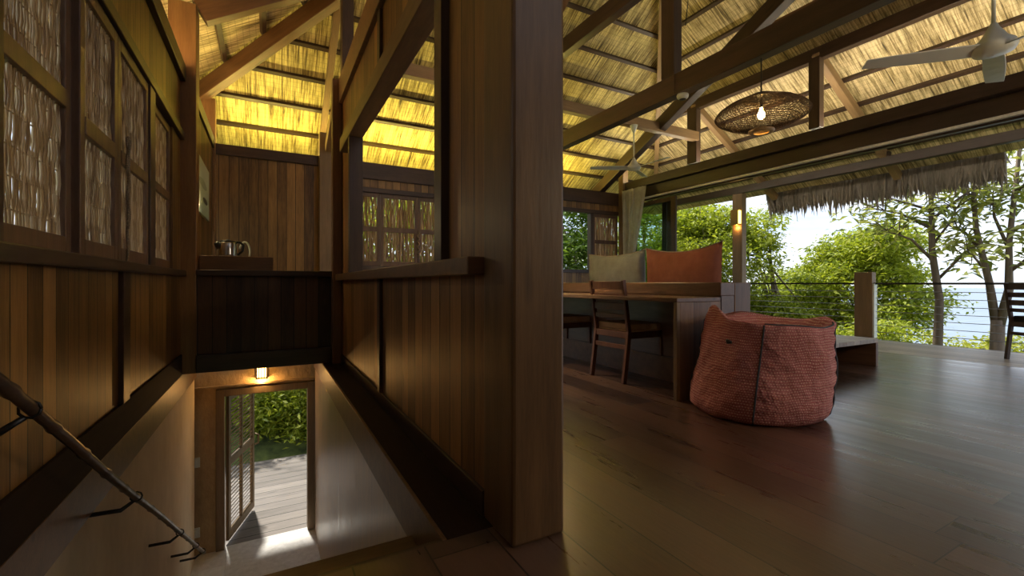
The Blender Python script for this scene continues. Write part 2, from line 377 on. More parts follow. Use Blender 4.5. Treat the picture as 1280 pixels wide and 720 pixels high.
# handrail of bamboo
hr = empty('bamboo_handrail', (-.58, 3.4, -.5), label='dark bamboo handrail slanting down the left stair wall', cat='handrail')
a = Vector((0, 1.35-3.4, .79+.5)); b = Vector((0, 5.58-3.4, -1.87+.5)); n = 144; pts = []; rs = []
for i in range(n+1):
    t = i/n; p = a.lerp(b, t); p.z += .003*math.sin(t*17); p.x += .003*math.sin(t*11+1)
    pts.append(p); rs.append(.0165-.002*t+(.0035 if i % 9 == 0 else 0)-(.001 if i % 9 in (1, 8) else 0))
MB().tube(pts, rs, 12).build('rail', wood('bamboo', (.05, .03, .02), (.16, .10, .065), 'y', rough=.3, knots=False), hr, smooth=True)
for t in (.09, .36, .66, .86, .97):
    p = a.lerp(b, t)
    MB().tube([p+Vector((-.185, 0, -.05)), p+Vector((-.06, 0, -.055)), p+Vector((-.01, 0, -.02))], [.011, .011, .008]).tube([p+Vector((.024*math.cos(k*.7), 0, .024*math.sin(k*.7))) for k in range(10)], .004, 6).build('bracket', M['black'], hr, smooth=True)

# ------------------------------------------------------------------ left wall of the upper floor
XL = -.745
wlf = struct('wall_left', MB().box(-.845, XL-.015, -2.5, 5.45, .2, .97).box(-.845, XL-.015, -2.5, 5.45, 2.40, 2.92)
    .box(-.845, XL-.015, 5.03, 5.45, .97, 2.4).box(-.845, XL-.015, -2.5, .9, .97, 2.4), M['wall_y'])
struct('baseboard_left', MB().box(-.87, XL, -2.5, 5.45, 0, .2), M['vdark'], bevel=.005)
struct('trim_7', MB().box(-.86, XL+.035, -2.5, 5.45, .97, 1.03), M['dark_y'], bevel=.006)
struct('trim_8', MB().box(-.86, XL+.02, -2.5, 5.45, 2.32, 2.40), M['dark_y'], bevel=.006)
struct('trim_9', MB().box(-.88, XL+.03, -2.5, 5.45, 2.90, 3.06), M['dark_y'], bevel=.006)
struct('trim_10', MB().box(-.86, XL+.01, 3.36, 3.50, .2, .97), M['dark_z'], bevel=.004)
struct('trim_11', MB().box(-.86, XL+.01, 4.04, 4.20, 1.03, 2.32), M['dark_z'], bevel=.004)
struct('trim_12', MB().box(-.86, XL+.01, 1.98, 2.02, 1.03, 2.32), M['dark_z'], bevel=.004)
def weave(w, h, pitch=.012, r=.0048, seed=0):
    # upright withies wavering between cross rods; mesh in local y (across) and z (up)
    R = random.Random(seed); mb = MB(); n = int(w/pitch); rows = max(3, int(h/.10))
    for i in range(n):
        y0 = (i+.5)*w/n; ph = R.random()*6; ph2 = R.random()*6; pts = []; m = rows*2; amp = pitch*R.uniform(.2, .6); off = R.uniform(-.4, .4)*pitch
        for k in range(m+1):
            z = h*k/m; sgn = (1 if (k//2+i) % 2 else -1)*(.35 if k % 2 else 1)
            y = y0+off+amp*math.sin(z*11+ph)+amp*.5*math.sin(z*27+ph2)
            pts.append((sgn*.0035, min(max(y, .002), w-.002), z))
        mb.tube(pts, [r*R.uniform(.75, 1.3)]*(m+1), 5, False)
    for k in range(rows):
        z = h*(k+.5)/rows+R.uniform(-.01, .01)
        mb.tube([(0, y, z+.004*math.sin(y*40)) for y in np.linspace(0, w, 8)], .0035, 4, False)
        mb.tube([(-.006, y, z+.02) for y in np.linspace(0, w, 8)], .003, 4, False)
    return mb
def shutter(name, y0, y1, z0, z1, zm0, zm1, x, st=.055, seed=0, wp=.012, rot=None, kindst='structure', thick=.035, br=.075, tr=.07):
    """leaf in the plane x = const, frame edges y0..y1, z0..z1, with a middle rail"""
    root = empty(name, (x, y0, z0), rot or 0, kind=kindst)
    w = y1-y0; h = z1-z0; a0 = zm0-z0; a1 = zm1-z0
    f = MB().box(-thick/2, thick/2, 0, st, 0, h).box(-thick/2, thick/2, w-st, w, 0, h)
    f.box(-thick/2, thick/2, st, w-st, 0, br).box(-thick/2, thick/2, st, w-st, h-tr, h).box(-thick/2-.004, thick/2+.004, st, w-st, a0, a1)
    f.build('shutter_frame', M['frame'], root, bevel=.004)
    for q, (b0, b1) in enumerate(((br, a0), (a1, h-tr))):
        o = weave(w-2*st, b1-b0, wp, wp*(.36 if wp < .02 else .62), seed*7+q).build('woven_panel', M['wicker'], root, smooth=True); o.location = (-.004, st, b0)
    return root
LV = [(1.10, 1.98, 1.67, 1.75), (2.02, 2.72, 1.67, 1.75), (2.72, 3.305, 1.595, 1.68), (3.305, 4.04, 1.60, 1.675), (4.20, 5.03, 1.64, 1.71)]
for i, (y0, y1, m0, m1) in enumerate(LV):
    shutter('window_%d' % (i+1), y0+.002, y1-.002, 1.032, 2.318, m0, m1, XL-.02-(.03 if i in (1, 4) else 0), seed=i+1, st=.06)
rp_ = empty('rope_tie', (XL+.03, 3.35, 1.0), label='frayed rope tie hanging from the left wall shutters', cat='rope')
pts = [(0.0+.002*math.sin(k), .003*math.sin(k*.9), .75-.75*k/24) for k in range(25)]
MB().tube(pts, .007, 6).tube([(x+.008, y+.007*math.cos(i*1.3), z) for i, (x, y, z) in enumerate(pts[:18])], .005, 6).build('cord', M['rope'], rp_, smooth=True)
MB().tube([(.0, (.0+.018*math.sin(k*.52)), .72+.03*math.cos(k*.52)) for k in range(13)], .007, 6).build('loop', M['rope'], rp_, smooth=True)

# posts at the far end of the stairwell, left wall beyond
upright('timber_post', -.86, -.63, 5.45, 5.68, 0, 3.70, M['orange_z'], 'orange brown timber post on the left wall beside the loft counter')
struct('wall_left', MB().box(-.80, -.69, 5.68, 7.57, 1.0, 2.85), M['wall_y'])
struct('trim_13', MB().box(-.81, -.665, 5.68, 7.62, 2.82, 2.97), M['dark_y'], bevel=.005)
upright('timber_post', -.84, -.655, 7.58, 7.74, .95, 3.52, M['orange_z'], 'slim orange timber post in the far left corner by the picture')
# loft counter over the foot of the stairs
lc = empty('loft_counter', (0, 5.45, 0), label='dark plank fronted counter box spanning above the stair doorway', cat='counter')
MB().box(-.63, .66, .04, .08, .17, .98).build('front_panel', M['loft'], lc)
MB().box(-.63, .634, -.03, .15, .006, .18).build('bottom_beam', M['dark'], lc, bevel=.006)
MB().box(-.63, .64, -.03, .1, .98, 1.04).build('top_rail', M['dark'], lc, bevel=.006)
MB().box(-.63, .70, .1, 2.24, .93, .97).build('counter_top', M['dark'], lc)
bx_ = tag(MB().box(-.62, .05, 5.56, 6.35, .975, 1.19).build('low_cabinet', M['red'], bevel=.006), 'low brown wooden box on the loft counter under the kettle', 'cabinet')
# kettle
kt = empty('kettle', (-.385, 5.82, 1.19), 3.3, 'steel and black electric kettle on the low wooden box', 'kettle')
MB().lathe([(.0, .0), (.085, .0), (.086, .02), (.085, .09), (.082, .15), (.078, .165), (.0, .168)], n=28).build('body', M['metal'], kt, smooth=True)
MB().lathe([(.0, .163), (.080, .163), (.078, .18), (.02, .184), (.018, .196), (.0, .198)], n=24).build('lid', M['black'], kt, smooth=True)
MB().tube([(-.06, 0, .165), (-.11, 0, .17), (-.145, 0, .14), (-.135, 0, .07), (-.09, 0, .03)], [.012, .014, .014, .013, .01], 8).build('handle', M['black'], kt, smooth=True)
MB().tube([(.07, 0, .11), (.10, 0, .14), (.115, 0, .16)], [.045, .034, .026], 8).build('spout', M['black'], kt, smooth=True)
kc = MB().tube([(.13+.05*math.cos(t), .03, .05+.11*math.sin(t)) for t in np.linspace(-.5, 2.9, 14)], .010, 8)
tag(kc.build('appliance_cord', M['white'], smooth=True, loc=(-.36, 5.86, 1.19+.02)), 'pale looped cord standing up beside the kettle', 'cord')
ll = empty('wall_lamp', (-.665, 5.735, 1.75), label='small added wall lamp hidden behind the orange brown post, fill light for the loft', cat='lamp')  # added lamp, out of sight behind the post, brightens the loft back wall
MB().box(-.02, .02, -.03, .03, -.05, .05).build('housing', M['black'], ll)
MB().box(-.015, .018, .03, .036, -.04, .04).build('glass', plain('loft_fill_glow', (1, .8, .4), .5, em=(1, .7, .3), es=6), ll)
point(ll, (.01, .09, 0), 9, (1, .74, .36), .03)
# picture
pm, t, b = newmat('sea_print'); tcx = nd(t, 'ShaderNodeTexCoord'); sx = nd(t, 'ShaderNodeSeparateXYZ'); t.links.new(tcx.outputs['Object'], sx.inputs[0])
base = ramp(t, mth(t, 'ADD', mth(t, 'MULTIPLY', sx.outputs['Z'], 1.0), .5), [(.2, (.38, .52, .48)), (.6, (.72, .80, .72)), (.9, (.80, .86, .80))])
d1 = mth(t, 'ADD', mth(t, 'POWER', mth(t, 'DIVIDE', mth(t, 'ADD', sx.outputs['Y'], -.15), .22), 2), mth(t, 'POWER', mth(t, 'DIVIDE', mth(t, 'ADD', sx.outputs['Z'], .12), .035), 2))
d2 = mth(t, 'ADD', mth(t, 'POWER', mth(t, 'DIVIDE', mth(t, 'ADD', sx.outputs['Y'], .05), .35), 2), mth(t, 'POWER', mth(t, 'DIVIDE', mth(t, 'ADD', sx.outputs['Z'], -.05), .05), 2))
c = mixc(t, mth(t, 'LESS_THAN', d1, 1.), base, (.03, .05, .05)); c = mixc(t, mth(t, 'MULTIPLY', mth(t, 'LESS_THAN', d2, 1.), .5), c, (.12, .18, .16))
t.links.new(c, b.inputs['Base Color']); b.inputs['Roughness'].default_value = .4
tag(MB().box(-.012, .012, -.55, .55, -.31, .31).build('picture_print', pm, loc=(-.67, 6.30, 2.0)), 'pale green seascape print with a small dark boat on the left wall', 'picture')

# ------------------------------------------------------------------ back wall
YB = 7.7
bwm = MB().box(-.69, 1.0, YB, YB+.1, .9, 2.78)
bwm.box(1.0, 7.2, YB, YB+.1, 0, 1.17)
bwm.box(.95, 7.2, YB, YB+.1, 2.48, 2.66)
bwm.box(3.5, 4.1, YB, YB+.1, 1.17, 2.48)
struct('wall_back', bwm, M['wall_x'])
struct('trim_14', MB().box(-.66, 6.95, YB-.05, YB+.14, 2.76, 2.91).box(.95, 6.95, YB-.05, YB+.14, 2.64, 2.77), M['dark'], bevel=.006)
struct('trim_15', MB().box(.94, 6.95, YB-.04, YB+.1, 2.42, 2.50), M['dark'], bevel=.005)
struct('trim_16', MB().box(.94, 6.95, YB-.04, YB+.1, 1.13, 1.20), M['dark'], bevel=.005)
struct('baseboard_back', MB().box(.94, 7.0, YB-.02, YB, 0, .12), M['dark'])
def xshutter(name, x0, x1, seed, z0=1.20, z1=2.42, wp=.024, y=YB+.02):
    r = shutter(name, 0, x1-x0, z0, z1, 1.775, 1.855, 0, st=.05, seed=seed, wp=wp); r.location = (x0, y, z0); r.rotation_euler = (0, 0, -math.pi/2)
    return r
for i, (x0, x1) in enumerate(((.96, 1.665), (1.665, 2.31), (2.31, 2.95), (2.95, 3.5), (4.1, 4.75), (6.20, 6.90))):
    xshutter('window_%d' % (i+6), x0+.002, x1-.002, 20+i)
struct('trim_17', MB().box(4.75, 4.81, YB-.02, YB+.1, 1.2, 2.42).box(6.12, 6.2, YB-.02, YB+.1, 1.2, 2.42), M['dark_z'])
rp2 = empty('rope_tie', (2.31, YB-.03, 1.35), label='short rope knot on the far shutters seen through the partition opening', cat='rope')
MB().tube([(.02*math.sin(k*1.4), 0, .45-.42*k/20) for k in range(21)], .014, 6).build('cord', M['rope'], rp2, smooth=True)
upright('timber_post', .70, .94, YB-.19, YB-.055, .97, 3.25, M['light_z'], 'grey brown timber post at the right end of the loft back wall')
timber('knee_brace', (.82, 7.49, 3.0), (.84, 6.72, 3.42), .09, .14, M['light'], 'short pale brace rising from the loft back post', 'brace')
# added light strips: yellow glow for the back matting, fill for the rest
strip = plain('fill_led', (1, .9, .4), .5, em=(1, .80, .19), es=90)
strip2 = plain('fill_led_warm', (1, .8, .5), .5, em=(1, .62, .25), es=42)
strip3 = plain('fill_led_white', (1, .9, .7), .5, em=(1, .86, .62), es=55)
tag(MB().box(-.86, -.83, 3.2, 5.3, 3.062, 3.074).build('fill_strip', strip2), 'added warm light strip on top of the left wall beam', 'light strip')  # added for a golden glow on the left matting and post
tag(MB().box(-.79, -.76, 5.75, 7.3, 2.972, 2.984).build('fill_strip', strip2), 'short added warm light strip on the left wall above the picture', 'light strip')
tag(MB().box(7.04, 7.07, -2.2, 7.4, 3.127, 3.14).build('fill_strip', strip3), 'added pale light strip on top of the veranda header', 'light strip')  # added to brighten the matting on the right slope
for x0, x1, lb in ((-.55, .66, 'added thin yellow light strip on top of the loft back wall'), (1.0, 6.0, 'added long thin yellow light strip on top of the main back wall')):
    tag(MB().box(x0, x1, YB+.10, YB+.13, 2.912, 2.925).build('fill_strip', strip), lb, 'light strip')

# ------------------------------------------------------------------ partition between stairwell and room
XP = .74
pt = MB().box(XP, .78, 1.57, 5.4, .0, .94).box(XP, .78, 4.42, 5.4, .94, 2.95).box(XP, .78, 1.57, 2.0, .94, 2.95).box(XP, .78, 2.0, 4.42, 2.40, 2.95)
struct('wall_right', pt, M['part_y'])
struct('baseboard_right', MB().box(.725, .80, 1.57, 5.4, 0, .10), M['dark_y'], bevel=.004)
struct('trim_18', MB().box(.665, .82, 1.575, 5.38, .935, 1.005), M['red'], bevel=.006)
o = struct('trim_19', MB().box(.66, .79, 2.07, 5.0, 2.28, 2.42), M['frame_y'], bevel=.006)
struct('trim_20', MB().box(.665, .79, 4.40, 4.47, 1.005, 2.28), M['dark_z'], bevel=.004)
struct('trim_21', MB().box(.70, .79, 1.97, 2.07, 1.005, 2.95), M['dark_z'], bevel=.004)
struct('trim_22', MB().box(.715, .79, 3.34, 3.42, 2.42, 2.92).box(.715, .79, 3.34, 3.42, .1, .935), M['dark_z'], bevel=.004)
struct('trim_23', MB().box(.70, .80, 1.57, 5.4, 2.93, 3.20), M['red'], bevel=.006)
upright('timber_post', .635, .738, 5.36, 5.48, 0, 3.2, M['red_z'], 'slim red brown post where partition meets the loft counter')
upright('timber_post', .742, .87, 5.41, 5.56, 0, 4.62, M['dark_z'], 'dark post behind the partition end rising to the roof')
upright('timber_pillar', .727, .94, 1.33, 1.568, 0, 4.62, M['pillar'], 'massive square brown timber pillar standing in the foreground', 'pillar', bevel=.012)

# ------------------------------------------------------------------ roof timbers
timber('tie_beam', (3.76, -1.5, 2.965), (3.76, 7.7, 2.965), .12, .22, M['dark'], 'large dark tie beam crossing the room under the matting', 'beam')
timber('tie_beam', (3.76, 3.46, 4.30), (3.76, 5.9, 4.30), .12, .22, M['dark'], 'upper dark beam left of the king post, behind the pillar top', 'beam')
upright('king_post', 3.70, 3.82, 3.28, 3.455, 3.077, 6.30, M['dark_z'], 'dark king post standing on the large tie beam', 'post')
timber('rafter', (3.40, 6.2, 3.86), (3.40, 3.6, 5.36), .12, .14, M['red'], 'brown sloping rafter at the top beside the pillar', 'rafter')
timber('collar_beam', (.88, 5.62, 3.60), (6.93, 5.62, 3.60), .12, .16, M['light'], 'pale collar beam carrying the far ceiling fan', 'beam')
timber('collar_beam', (3.9, 1.4, 3.75), (6.9, 1.4, 3.75), .12, .16, M['light'], 'pale collar beam near the top right corner', 'beam')
timber('purlin', (7.0, -2.4, 4.22), (7.0, 5.85, 4.22), .12, .18, M['dark'], 'dark purlin on short posts above the veranda opening', 'beam')
timber('purlin', (6.38, -2.4, 4.58), (6.38, 4.1, 4.58), .10, .13, M['red'], 'upper brown purlin close under the matting above the dark purlin', 'beam')
upright('roof_strut', 6.90, 7.02, 5.60, 5.81, 3.13, 4.13, M['dark_z'], 'short post on the header where the pale collar beam ends', 'post')
upright('roof_strut', 6.88, 7.0, 3.50, 3.65, 3.13, 4.13, M['dark_z'], 'short dark post on the header right of the hanging lamp', 'post')
upright('roof_strut', 6.88, 7.0, 1.10, 1.25, 3.13, 4.13, M['dark_z'], 'short post on the header at the right edge', 'post')
upright('corner_post', 6.87, 7.02, 7.50, 7.645, 0, 3.58, M['light_z'], 'pale corner post behind the top of the curtain', 'post')
for y, lb in ((5.70, 'pale sloping rafter behind the short post, left of the hanging lamp'), (3.58, 'pale sloping rafter between hanging lamp and right fan'), (1.15, 'pale sloping rafter at the right edge of the veranda roof')):
    timber('rafter', (6.95, y, zr(6.95)-.19), (9.50, y, zr(9.50)-.17), .10, .13, M['light'], lb, 'rafter')
timber('hip_rafter', (9.0, 8.617, zr(9.0)-.16), (3.9, 3.517, zr(3.9)-.16), .09, .12, M['light'], 'slender pale hip rafter in the far right corner of the roof', 'rafter')
timber('hip_rafter', (-1.0, 7.788, zb(7.788)-.22), (3.2, 3.588, zb(3.588)-.22), .13, .22, M['red'], 'heavy brown hip rafter rising from the far left corner', 'rafter')
timber('rafter', (-.62, 5.56, zl(-.62)-.24), (.72, 5.56, zl(.72)-.24), .13, .26, M['red'], 'heavy brown rafter rising from the post beside the stairs', 'rafter')
timber('rafter', (-.80, 3.4, zl(-.80)-.13), (.6, 3.4, zl(.6)-.13), .08, .09, M['light'], 'short pale rafter above the left wall planks', 'rafter')
timber('rafter', (.80, 8.9, zb(8.9)-.14), (.80, 6.05, zb(6.05)-.14), .09, .10, M['light'], 'pale rafter above the loft back post', 'rafter')
timber('diagonal_beam', (6.53, 8.25, 2.83), (5.42, 2.7, 4.55), .14, .22, M['dark'], 'thick dark diagonal beam climbing behind the left fan', 'beam')

# ------------------------------------------------------------------ veranda opening
struct('trim_24', MB().box(6.93, 7.09, -2.4, 7.7, 2.955, 3.125), M['header'], bevel=.008)
struct('trim_25', MB().box(7.03, 7.12, -2.4, 7.7, 2.745, 2.95), M['header'], bevel=.006)
tr_ = struct('trim_26', MB().box(7.015, 7.12, -2.4, 7.7, 2.702, 2.735), M['alu'])
struct('trim_27', MB().box(7.07, 7.13, -2.4, 7.7, 2.672, 2.70), M['header'], bevel=.005)
glassm, t, b = newmat('window_glass'); b.inputs['Roughness'].default_value = .02; b.inputs['Base Color'].default_value = (.02, .02, .02, 1)
tp_ = nd(t, 'ShaderNodeBsdfTransparent'); tp_.inputs[0].default_value = (.90, .96, .93, 1); ms_ = nd(t, 'ShaderNodeMixShader'); ms_.inputs[0].default_value = .06
t.links.new(tp_.outputs[0], ms_.inputs[1]); t.links.new(b.outputs[0], ms_.inputs[2]); t.links.new(ms_.outputs[0], t.nodes['Material Output'].inputs[0])
def slider(name, x, y0, y1, st=.12):
    r = empty(name, (x, y0, 0), kind='structure'); w = y1-y0
    MB().box(-.02, .02, 0, st, 0, 2.63).box(-.02, .02, w-st, w, 0, 2.63).box(-.02, .02, st, w-st, 0, .1).box(-.02, .02, st, w-st, 2.55, 2.63).build('door_frame', M['dark_z'], r, bevel=.003)
    MB().box(-.004, .004, st, w-st, .1, 2.55).build('glass_pane', glassm, r)
for i, (x, y0) in enumerate(((7.06, 6.20), (7.11, 6.34), (7.16, 6.52))): slider('door_%d' % (i+2), x, y0, y0+1.2)
# veranda structure
timber('eave_beam', (9.0, -2.4, 2.925), (9.0, 8.3, 2.925), .12, .15, M['header_x'], 'dark eave beam along the outer edge of the veranda roof', 'beam')
upright('veranda_post', 8.93, 9.08, 6.08, 6.31, -.2, 2.845, M['light_z'], 'pale timber veranda post carrying the small wall lamp')
upright('veranda_strut', 8.95, 9.05, 3.50, 3.60, 3.003, 3.08, M['dark_z'], 'tiny dark block between eave beam and rafter', 'block')
sc_ = empty('wall_lamp', (8.93, 6.2, 2.33), label='small square glowing brass lamp on the veranda post', cat='lamp')
MB().box(-.1, 0, -.09, .09, -.17, .17).build('housing', plain('brass', (.50, .33, .10), .3, .9), sc_, bevel=.012)
MB().box(-.085, -.015, -.11, -.088, -.14, .14).build('glass', plain('sconce_glow', (1, .7, .2), .5, em=(1, .62, .15), es=3), sc_)
point(sc_, (-.04, -.02, -.22), 1.5, (1, .5, .12))
# railing
rl = empty('veranda_railing', (8.87, 3.8, 0), label='veranda railing with wooden post, black top rail and steel cables', cat='railing')
MB().box(-.07, .07, -.13, .13, -.3, 1.09).build('post', M['light_z'], rl, bevel=.008)
MB().box(-.07, .07, -3.8-.13, -3.8+.13, -.3, 1.09).build('post', M['light_z'], rl, bevel=.008)
MB().box(-.02, .02, -6, -.13, .885, .915).box(-.02, .02, .13, 2.4, .885, .915).build('top_rail', M['rail'], rl)
MB().box(-.06, .04, -.155, -.13, 0, .9).build('lit_post_face', M['white'], rl)  # white sheet painted as the brightly lit right face of the post
for k in range(7):
    z = .10+k*.112; MB().tube([(0, -6, z), (0, -.1, z)], .005, 5).tube([(0, .1, z), (0, 2.3, z)], .005, 5).build('cable', M['cable'], rl)
# thatch fringe
mb = MB(); R = random.Random(5)
for i in range(1500):
    y = R.uniform(2.35, 5.95); x = 9.60+R.uniform(-.01, .07); z = zr(x)+R.uniform(.0, .05); ln = R.uniform(.2, .52)*(1 if R.random() < .93 else 1.35); w = R.uniform(.012, .03)
    dx = R.uniform(.0, .10); dy = R.uniform(-.07, .07)
    a_ = R.uniform(-.8, .8); wx, wy = w*math.sin(a_), w*math.cos(a_)
    mb.add([(x-wx, y-wy, z), (x+wx, y+wy, z), (x+dx*.5+wx, y+dy*.4+wy, z-ln*.55), (x+dx*.5-wx, y+dy*.4-wy, z-ln*.55), (x+dx, y+dy, z-ln)], [(0, 1, 2, 3), (3, 2, 4)])
fr = mb.build('thatch_fringe', wood('dry_palm', (.12, .105, .09), (.46, .41, .36), 'z', rough=.8, knots=False), solid=.004); tag(fr, 'shaggy grey brown palm thatch hanging from the veranda eave', 'thatch', kind='stuff')

# ------------------------------------------------------------------ lamps, fans, detector
pn = empty('pendant_lamp', (3.76, 2.38, 2.37), label='wide flat wicker lamp shade glowing under the dark beam', cat='lamp')
pn.rotation_euler = (0, 0, 0)
MB().tube([(0, 0, .17), (0, 0, .485)], .006, 6).build('cable', M['black'], pn)
MB().lathe([(.0, .165), (.09, .165), (.10, .15), (.09, .135), (.0, .135)], n=24).build('cap', M['black'], pn, smooth=True)
prof = [(.09, .15), (.17, .125), (.27, .08), (.345, .03), (.37, -.005), (.35, -.035), (.26, -.085), (.17, -.12), (.10, -.14)]
wk = MB(); NS = 90
def pr(t):
    t *= (len(prof)-1); i = min(int(t), len(prof)-2); f_ = t-i; return tuple(prof[i][q]*(1-f_)+prof[i+1][q]*f_ for q in (0, 1))
for j in range(NS):
    a_ = 2*math.pi*j/NS
    wk.tube([(pr(k/16)[0]*math.cos(a_+.02*math.sin(k)), pr(k/16)[0]*math.sin(a_+.02*math.sin(k)), pr(k/16)[1]) for k in range(17)], .0022, 3, False)
for k in range(1, 34):
    r, z = pr(k/34); wk.tube([(r*math.cos(2*math.pi*j/36), r*math.sin(2*math.pi*j/36), z+.003*math.sin(j*2)) for j in range(37)], .0026 if k % 3 else .0035, 3, False)
wk.build('lamp_shade', M['wicker2'], pn)
MB().lathe([(.10, -.135), (.105, -.15), (.085, -.165), (.06, -.16)], n=24).build('rim', M['wicker'], pn, smooth=True)
MB().lathe([(.0, .06), (.012, .055), (.016, .03), (.03, 0), (.03, -.02), (.018, -.04), (.0, -.045)], n=16).build('bulb', plain('bulb_glow', (1, .8, .4), .5, em=(1, .62, .18), es=40), pn, smooth=True)
MB().tube([(0, 0, .135), (0, 0, .055)], .013, 8).build('socket', M['black'], pn)
point(pn, (0, 0, -.01), 5, (1, .62, .25), .035)
q = copy_tree(pn); q.location = (3.76, -1.2, 2.37); q['label'] = 'added wicker pendant lamp for fill light, unseen behind the viewer'  # unseen pendant added as fill for the near end of the room
for ch in kids(q):
    if ch.type == 'LIGHT': ch.data = ch.data.copy(); ch.data.energy = 42; ch.data.color = (1, .80, .55); ch.data.shadow_soft_size = .2; ch.location = (0, 0, -.45)
fl_ = empty('fill_floor_lamp', (2.35, 4.0, 0), label='added floor lamp with cloth shade, unseen behind the big pillar, for fill light', cat='lamp')  # unseen lamp added to light the left wall through the partition opening
MB().lathe([(0, 0), (.15, 0), (.15, .02), (.02, .035), (0, .035)], n=24).build('base', M['black'], fl_, smooth=True)
MB().tube([(0, 0, .03), (0, 0, 1.6)], .012, 10).build('pole', M['black'], fl_, smooth=True)
MB().lathe([(.12, 1.95), (.17, 1.60)], n=32).build('lamp_shade', cloth('shade_cloth', (.8, .7, .5), trans=.85), fl_, smooth=True)
point(fl_, (0, 0, 1.78), 52, (1, .80, .55), .08)
def fan(loc, rod, rz, label, R_=.72):
    f = empty('ceiling_fan', loc, rz, label, 'ceiling fan')
    MB().tube([(0, 0, .12), (0, 0, rod)], .011, 10).build('rod', M['white'], f, smooth=True)
    MB().lathe([(.0, rod), (.065, rod), (.055, rod-.03), (.02, rod-.12), (.0, rod-.12)], n=24).build('canopy', M['white'], f, smooth=True)
    MB().lathe([(.0, .16), (.018, .16), (.03, .13), (.07, .06), (.105, .03), (.115, .0), (.10, -.03), (.05, -.045), (.0, -.05)], n=32).build('motor_housing', M['white'], f, smooth=True)
    for k in range(3):
        a_ = k*2*math.pi/3; bl = MB(); c_, s_ = math.cos(a_), math.sin(a_)
        rows = []
        for q in range(6):
            t = q/5; r = .09+(R_-.09)*t; w = .055+.012*math.sin(t*2.5)-.012*t; tw = .35*(1-t*.5)
            for sg in (-1, 1):
                yy = sg*w*math.cos(tw); zz = sg*w*math.sin(tw)-.005
                rows.append((r*c_-yy*s_, r*s_+yy*c_, zz))
        bl.add(rows, [(2*q, 2*q+1, 2*q+3, 2*q+2) for q in range(5)])
        bl.build('blade', M['white'], f, solid=.008, bevel=.002)
    return f
fan((5.32, 5.55, 2.82), .70, math.radians(151), 'white three bladed ceiling fan farther away above the cushions')
fan((4.22, 1.08, 2.46), 1.21, math.radians(14), 'large white ceiling fan at the upper right, nearer of the two')
sd_ = empty('smoke_detector', (3.76, 3.22, 2.82), label='small round white detector under the dark tie beam', cat='detector')
MB().lathe([(.0, .035), (.055, .035), (.06, .02), (.055, .0), (.04, -.012), (.0, -.015)], n=28).build('body', M['white'], sd_, smooth=True)
MB().lathe([(.03, -.016), (.035, -.018), (.03, -.022), (.0, -.02)], n=20).build('vent_ring', M['black'], sd_, smooth=True)
tag(MB().tube([(3.69, 3.27, 2.86), (3.69, 3.27, 3.6), (3.69, 3.28, 5.2)], .006, 6).build('electric_cable', M['dark_z']), 'thin cable running up the king post from the detector', 'cable')
tag(MB().tube([(4.9, 4.15, 4.35), (4.93, 4.13, 4.7), (4.96, 4.08, 5.35)], .006, 6).build('hanging_cord', M['black']), 'thin dark cord dangling right of the king post', 'cord')

# ------------------------------------------------------------------ desk, console, platform
dk = empty('desk', (2.74, 2.40, 0), label='long dark wooden desk beside the console wall', cat='desk')
MB().box(0, .51, 0, 3.3, .755, .79).build('desk_top', M['desk'], dk, bevel=.004)
MB().box(0, .035, 0, .035, 0, .755).build('leg', M['light_z'], dk, bevel=.004)
MB().box(.035, .51, 0, .03, 0, .755).build('end_panel', M['desk_z'], dk, bevel=.003)
cn = empty('console_wall', (3.26, 2.40, 0), label='broad wooden back console topped by a thick rail behind the desk', cat='console')
MB().box(0, .16, .0, 3.4, 0, .80).build('panel', M['desk'], cn)
MB().box(-.01, .17, -.0, 3.4, .80, .91).build('top_rail', M['desk'], cn, bevel=.006)
MB().box(.17, .38, -.0, .06, 0, .91).build('end_board', M['desk_z'], cn, bevel=.006)
MB().box(-.02, 0, .1, 3.3, .0, .22).build('kick_board', M['red'], cn)
pf = empty('low_platform', (4.6, 2.37, 0), label='low wooden seating platform with open front behind the bean bag', cat='platform')
MB().box(-.94, 1.22, 0, 3.2, .26, .305).build('top', M['deck'], pf, bevel=.004)
MB().box(1.17, 1.22, 0.0, 3.2, 0, .26).build('side_board', M['desk'], pf, bevel=.004)
MB().box(-.94, 1.17, .42, .46, 0, .26).build('riser', M['desk'], pf)
mt_ = tag(MB().box(3.68, 4.5, 2.60, 5.4, .31, .45).build('bench_mattress', cloth('ecru', (.42, .38, .3)), bevel=.04), 'thin pale mattress on the low platform under the large cushions', 'mattress')

